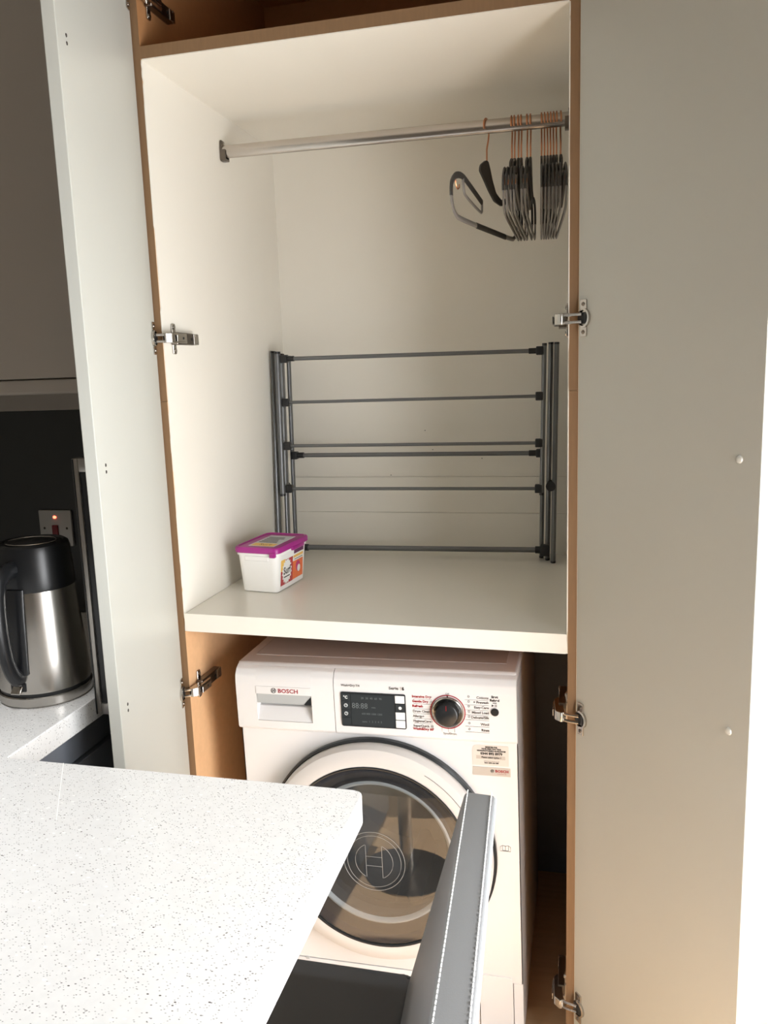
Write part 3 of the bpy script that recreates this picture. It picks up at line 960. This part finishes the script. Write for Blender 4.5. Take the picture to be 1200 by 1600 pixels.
# inner side of the door: dark funnel, gasket, glass bowl
wp(MB().lathe([(.2000, -.0400), (.1750, -.0220), (.1700, -.0200), (.1660, -.0260), (.1620, -.0260)], 72, 'y', (DCX, 0, DCZ)), 'inner_frame', 'inner', dr)
wp(MB().lathe([(.1625, -.0255), (.1500, -.0160), (.1420, .0100), (.1330, .0550), (.1150, .0820), (.0700, .0950), (.0003, .0980)], 72, 'y', (DCX, 0, DCZ)), 'glass_bowl', 'bowl', dr)
wp(MB().lathe([(.2003, -.0412), (.1880, -.0330), (.1865, -.0325)], 72, 'y', (DCX, 0, DCZ)), 'outer_band', 'navy', dr)
wp(MB().lathe([(.1640, -.0268), (.1600, -.0285), (.1560, -.0265), (.1530, -.0215)], 72, 'y', (DCX, 0, DCZ)), 'bowl_rim', 'etched', dr)
wp(MB().lathe([(.2120, .015), (.1900, .006), (.1760, .012), (.1680, .030), (.1750, .060)], 72, 'y', (DCX, 0, DCZ)), 'door_gasket', 'seal')
wp(MB().lathe([(.1740, .058), (.2400, .075), (.2400, .420), (.0002, .425)], 72, 'y', (DCX, 0, DCZ)), 'drum', 'drum')
for k in range(3):
    a = R(90 + 120 * k + 25)
    wp(MB().prism(fillet([(-.03, 0), (.03, 0), (.012, .055), (-.012, .055)], .008, 3), 'y', .10, .38, mtx=Matrix.Translation((DCX, 0, DCZ)) @ Matrix.Rotation(a, 4, 'Y') @ Matrix.Translation((0, 0, -.239))), 'drum_paddle', 'seal')
# moulded emblem on the cover
b = MB()
ey = -.0572
bosch_emblem(b, DCX, DCZ, .058, ey, .0004)
b.tube(disc_pts(DCX, DCZ, .066, 64, y=ey + .0003), .0005, 6, closed=True)
wp(b, 'cover_emblem', 'etch_dim', dr)
b = MB(); b.tube(disc_pts(DCX, DCZ, .225, 16, R(25), R(60), -.0460), .0005, 6); wp(b, 'grip_line', 'pr_grey', dr)
# lower kick panel with filter flap
wp(MB().box(-HWD, .2055, 0, .010, .022, .1495, .0015, 2), 'kick_panel', 'washer_p')
wp(MB().box(.2790, HWD, .0002, .010, .022, .1515, .001, 1), 'kick_panel', 'washer_p')
wp(MB().prism(fillet([(.2068, .022), (.2778, .022), (.2778, .165), (.2068, .165)], [.001, .001, .008, .002], 4), 'y', -.0022, .004, .0006, 1), 'filter_flap', 'washer_p')
wp(MB().box(-.1870, -.1790, -.0015, .004, .1460, .1530, .0006, 1), 'panel_clip', 'grey_f')
for sx in (-1, 1):
    for yy in (.05, .50):
        wp(MB().lathe([(.0001, 0), (.020, 0), (.020, .008), (.010, .010), (.010, .024)], 16, 'z', (sx * .255, yy, .0045 if sx < 0 else -.0025), cap=True), 'foot', 'dark')
# guarantee sticker, book symbol
sx0, sx1, szt = .2060, .2800, .6900
stk = wp(MB().prism(fillet([(sx0, .646), (sx1, .646), (sx1, szt), (sx0, szt)], [.001, .001, .003, .012], 4), 'y', -.0006, 0), 'guarantee_sticker', 'sticker_clear')
wp(MB().box(sx0, sx1 + .003, -.0008, 0, .624, .6425), 'sticker_band', 'sticker', stk)
wp(MB().box(sx0 + .008, sx1 - .007, -.0009, -.0005, .6602, .6675), 'sticker_bar', 'sticker', stk)
b = MB(); xm = (sx0 + sx1) / 2 + .002
front_text(b, 'REGISTER FOR', xm, -.0010, .6862, .0038, bold=.0003)
front_text(b, 'YOUR FREE TWO YEAR', xm, -.0010, .6822, .0038, bold=.0003)
front_text(b, 'MANUFACTURER\'S GUARANTEE', xm, -.0010, .6780, .0038, bold=.0003, sx=1.05)
front_text(b, '0344 892 8979', xm, -.0010, .6720, .0072, bold=.0004, sx=1.02)
front_text(b, 'Please select option 1', xm, -.0012, .6640, .0046, bold=.0002)
front_text(b, 'www.bosch-home.co.uk', xm, -.0010, .6560, .0032)
front_text(b, 'ROI 1890 626 000', xm, -.0010, .6520, .0038, bold=.0002)
wp(b, 'sticker_lettering', 'pr_dark', stk, smooth=0)
b = MB(); front_text(b, 'BOSCH', sx1 - .0145, -.0011, .6350, .0075, bold=.0003, sx=1.1)
front_text(b, 'Invented for life', sx1 - .0145, -.0011, .6292, .0028)
wp(b, 'sticker_brand', 'pr_red', stk, smooth=0)
b = MB(); bosch_emblem(b, sx1 - .0340, .6350, .0034, -.0011, .0003); wp(b, 'sticker_emblem', 'pr_grey', stk)
b = MB()
bx, bz = .2690, .4640
b.tube([(bx - .0105, -.0004, bz - .006), (bx - .0105, -.0004, bz + .004), (bx - .006, -.0004, bz + .007), (bx, -.0004, bz + .0055), (bx + .006, -.0004, bz + .007), (bx + .0105, -.0004, bz + .004), (bx + .0105, -.0004, bz - .006)], .0004, 5, closed=True)
for xx in (-.006, 0, .006):
    b.tube([(bx + xx, -.0004, bz - .0045), (bx + xx, -.0004, bz + .006)], .0004, 5)
b.tube([(bx - .006, -.0004, bz - .0045), (bx + .006, -.0004, bz - .0045)], .0004, 5)
wp(b, 'manual_symbol', 'pr_grey')

# ------------------------------------------------------------------ worktops
XE, YE = .5445, -.5605
MX = .0915
def mitre(y):      # the joint between the two slabs runs at an angle
    return MX + (YE - y) * .62
YJ = -1.40
pn = MB().prism(fillet([(-.048, .1365), (X0R + .001, .1365), (X0R + .001, YJ), (XE + .06, YJ), (XE, YE - .6), (XE, YE), (-.005, YE), (-.005, -.14), (-.048, -.14)], [0, 0, 0, 0, 0, .018, .004, 0, 0], 5), 'z', ZW - .040, ZW, .0015, 2).build('worktop', 'quartz', smooth=0)
tag(pn, 'speckled white quartz worktop and breakfast bar filling the foreground', 'worktop')
MB().prism([(MX - .001, YE - .0005), (MX, YE - .0005), (mitre(-.70), -.70), (mitre(-.70) - .001, -.70)], 'z', ZW - .036, ZW + .00015).build('joint_bead', 'seam', pn)
# base units under the worktops
bc = thing('base_cabinet', 'blue grey handleless base cabinet under the kettle worktop', 'cabinet', (-.32, -.20, 0))
BT = Matrix.Translation((.32, .20, 0))
MB().box(-.60, -.062, -.555, .13, .10, ZW - .0405).build('carcass', 'unit', bc, mtx=BT)
MB().box(-.062, -.022, -.555, -.14, .12, .800, .001, 1).build('door', 'unit', bc, mtx=BT)
MB().box(-.062, -.030, -.555, -.14, .803, ZW - .041, .001, 1).build('handle_rail', 'unit', bc, mtx=BT)
MB().box(-.58, -.075, -.555, .12, 0, .10).build('plinth', 'unit', bc, mtx=BT)
bp = thing('peninsula_cabinet', 'blue grey base cabinet holding up the breakfast bar', 'cabinet', (-.45, -1.0, 0))
BP = Matrix.Translation((.45, 1.0, 0))
MB().box(-1.15, .16, -1.36, -.60, .10, ZW - .0405).build('carcass', 'unit', bp, mtx=BP)
MB().box(.16, .178, -1.36, -.60, .02, ZW - .0405, .001, 1).build('end_panel', 'unit', bp, mtx=BP)
MB().box(-1.10, .12, -1.30, -.65, 0, .10).build('plinth', 'unit', bp, mtx=BP)

# ------------------------------------------------------------------ splashback, wall cabinet, switch
sp = MB().box(X0R + .002, -.047, .137, .1445, ZW + .0005, 1.388, .001, 1).build('splashback', 'splash')
tag(sp, 'black glass splashback behind the kettle', 'splashback')
tr = MB().box(X0R + .002, -.047, .128, .1445, 1.3885, 1.428, .001, 1).build('trim_1', 'taupe')
struct(tr)
wc = thing('wall_cabinet', 'taupe wall cabinet hanging above the kettle corner', 'cabinet', (-.62, 0, 1.43))
WT = Matrix.Translation((.62, 0, -1.43))
MB().box(X0R + .003, -.052, -.178, .143, 1.4295, 2.42).build('carcass', 'taupe', wc, mtx=WT)
MB().box(X0R + .003, -.64, -.200, -.180, 1.459, 2.42, .001, 1).build('door', 'taupe', wc, mtx=WT)
MB().box(-.637, -.052, -.200, -.180, 1.459, 2.42, .001, 1).build('door', 'taupe', wc, mtx=WT)
MB().prism(fillet([(-.194, 1.4300), (-.178, 1.4300), (-.178, 1.4570), (-.194, 1.4570)], [.006, 0, 0, .002], 4), 'x', X0R + .003, -.052).build('light_pelmet', 'taupe', wc, mtx=WT)
sw = thing('cooker_switch', 'brushed switch plate with red rocker and glowing red neon, behind the kettle', 'switch', (-.3875, .137, 1.112))
MB().prism(fillet([(-.043, -.043), (.043, -.043), (.043, .043), (-.043, .043)], .003, 3), 'y', -.0075, -.0003, .0015, 2).build('plate', 'white_pl', sw)
MB().box(-.0075, .0075, -.0125, -.007, -.026, .008, .002, 2).build('rocker', 'redsw', sw)
MB().lathe([(.0001, -.0095), (.0026, -.0092), (.0036, -.0072)], 16, 'y', (0, 0, .0265), cap=True, sx=1.35).build('neon_lamp', 'neon', sw)
for s in (-1, 1):
    MB().lathe([(.0001, -.0085), (.0026, -.0080), (.0032, -.0072)], 10, 'y', (s * .0300, 0, 0), cap=True).build('screw', 'screw', sw)

# dark framed glass panel fixed upright to the worktop's front edge
fpn = thing('framed_glass_panel', 'upright dark glass panel in a brushed aluminium frame at the worktop edge', 'panel', (.020, -.300, ZW - .037))
FT = Matrix.Translation((-.020, .300, -(ZW - .037)))
FX0, FX1, FZ0, FZ1, FY0, FY1 = -.0045, .034, .876, 1.325, -.335, -.312
def fbar(x0, x1, z0, z1):
    b = MB().box(x0, x1, FY0, FY1, z0, z1, .0012, 2)
    b.build('frame_bar', 'alu', fpn, mtx=FT)
fbar(FX0, FX0 + .0115, FZ0, FZ1)
fbar(FX1 - .0115, FX1, FZ0, FZ1)
fbar(FX0 + .0118, FX1 - .0118, FZ1 - .022, FZ1)
fbar(FX0 + .0118, FX1 - .0118, FZ0, FZ0 + .020)
MB().box(FX0 + .0015, FX0 + .0035, FY0 - .001, FY0 + .0005, FZ0, FZ1 - .001).build('groove', 'dark', fpn, mtx=FT)
MB().box(FX0 + .008, FX1 - .008, FY0 + .004, FY1 - .004, FZ0 + .01, FZ1 - .01).build('glass', 'dglass', fpn, mtx=FT)

# ------------------------------------------------------------------ kettle
KC = (-.108, -.322)
kt = thing('kettle', 'brushed steel electric kettle with black lid collar and black handle', 'kettle', (KC[0], KC[1], ZW + .0003))
MB().lathe([(.0001, 0), (.0745, 0), (.0780, .003), (.0785, .017), (.0765, .0185), (.0001, .0185)], 56, 'z').build('power_base', 'steel', kt)
MB().lathe([(.0001, .0186), (.0745, .0186), (.0752, .0250), (.0001, .0250)], 56, 'z').build('foot_band', 'kblack', kt)
MB().lathe([(.0760, .0250), (.0762, .030), (.0735, .080), (.0695, .130), (.0650, .202), (.0640, .206)], 64, 'z', cap=True).build('body', 'steel', kt)
MB().lathe([(.0652, .198), (.0660, .202), (.0645, .230), (.0625, .264), (.0600, .273), (.0540, .2770), (.0500, .2740), (.0001, .2740)], 64, 'z', cap=True).build('lid_collar', 'kblack', kt)
ld = MB().lathe([(.0001, .2785), (.0380, .2780), (.0420, .2760), (.0420, .2740)], 48, 'z', cap=True, c=(.004, -.006, 0), sy=.9).build('lid', 'kblack', kt)
b = MB(); b.tube([(.004 + .0425 * math.cos(a), -.006 + .0385 * math.sin(a), .2772) for a in [2 * math.pi * k / 48 for k in range(48)]], .0011, 6, closed=True); b.build('lid_trim', 'chrome', ld)
# handle: towards the room and slightly left
ha = R(-84)
HM = Matrix.Rotation(ha, 4, 'Z')
hp = smooth_path([(.056, 0, .238), (.080, 0, .240), (.104, 0, .224), (.112, 0, .180), (.110, 0, .120), (.100, 0, .080), (.084, 0, .058), (.066, 0, .056)], 6)
b = MB().tube(hp, .0145, 14, ry=.0095, ref=(0, 1, 0))
hd = b.build('handle', 'kblack', kt, mtx=HM)
MB().tube(smooth_path([(.0655, 0, .205), (.0700, 0, .160), (.0725, 0, .110), (.0752, 0, .060)], 5), .016, 12, ry=.0045, ref=(1, 0, 0)).build('handle_spine', 'kblack', hd, mtx=HM)
SM = Matrix.Rotation(R(-88), 4, 'Z')
b = MB().box(.0715, .0768, -.0145, .0145, .030, .046, .002, 2); swk = b.build('switch_housing', 'kblack', kt, mtx=SM)
b = MB().prism([(.074, .031), (.086, .028), (.087, .031), (.077, .041)], 'y', -.009, .009, .001, 1); b.build('switch_lever', 'chrome', swk, mtx=SM)
sm2 = Matrix.Rotation(R(102), 4, 'Z')
MB().prism(fillet([(.056, .262), (.082, .268), (.070, .232), (.060, .222)], .004, 3), 'y', -.014, .014, .003, 2).build('spout', 'kblack', kt, mtx=sm2)

# ------------------------------------------------------------------ bar stool
bs = thing('bar_stool', 'grey leather bar stool with white stitching, tucked under the breakfast bar', 'stool', (.385, -.655, 0))
BS = Matrix.Translation((-.385, .655, 0))
ZSE = .520
seat = MB().prism(fillet([(.19, -.412), (.575, -.412), (.600, -.90), (.19, -.90)], [.04, .02, .02, .04], 5), 'z', ZSE - .070, ZSE, .012, 3)
seat.build('seat', 'leather_d', bs, mtx=BS)
def xo(y):   # the back's plan runs slightly outwards towards the camera
    return .060 * (-.43 - y)
Y_A, Y_B = -.430, -.905
front = [(.552, .470), (.6595, .8440), (.6640, .8495), (.6990, .8480), (.7030, .8420), (.6060, .470)]
rings = []
ysteps = [Y_A] + [Y_A - .012 + (Y_B - Y_A + .024) * k / 8 for k in range(9)] + [Y_B]
core = fillet([(.5520, .470), (.6600, .8500), (.7030, .8480), (.6060, .470)], [.004, .007, .006, .004], 4)
cx0, cz0 = sum(p[0] for p in core) / len(core), sum(p[1] for p in core) / len(core)
for i, y in enumerate(ysteps):
    k = .965 if i in (0, len(ysteps) - 1) else 1.0
    ring = []
    for px, pz in core:
        sc_x = cx0 + (px - cx0) * k
        ring.append(((px if k == 1 else px - .003 * (1 if px > cx0 + (pz - cz0) * .29 else -1)) + xo(y), y, pz if k == 1 else pz - (.010 if pz > .8 else 0)))
    rings.append(ring)
bk = MB().loft(rings).build('backrest', 'leather', bs, mtx=BS)
rim = MB().tube([(.7018 + xo(y), y, .8420) for y in ysteps[1:-1]], .0032, 8)
rim.build('edge_piping', 'piping', bk, mtx=BS)
b = MB()
for x, z, st_ in ((.6635, .8502, .0072), (.6975, .8490, .0076)):
    y = Y_A - .006
    while y > Y_B + .01:
        b.tube([(x + xo(y), y, z), (x + xo(y - .0025), y - .0026, z + .0005), (x + xo(y - .005), y - .0052, z)], .0010, 5)
        y -= st_
stc = b.build('stitching', 'thread', bk, mtx=BS)
stc['kind'] = 'stuff'
MB().cyl((.385, -.655, .02), (.385, -.655, ZSE - .069), .03, 24).build('column', 'chrome', bs, mtx=BS)
MB().lathe([(.0001, 0), (.20, 0), (.20, .006), (.16, .014), (.04, .024), (.03, .03)], 48, 'z', (.385, -.655, 0), cap=True).build('base_disc', 'chrome', bs, mtx=BS)
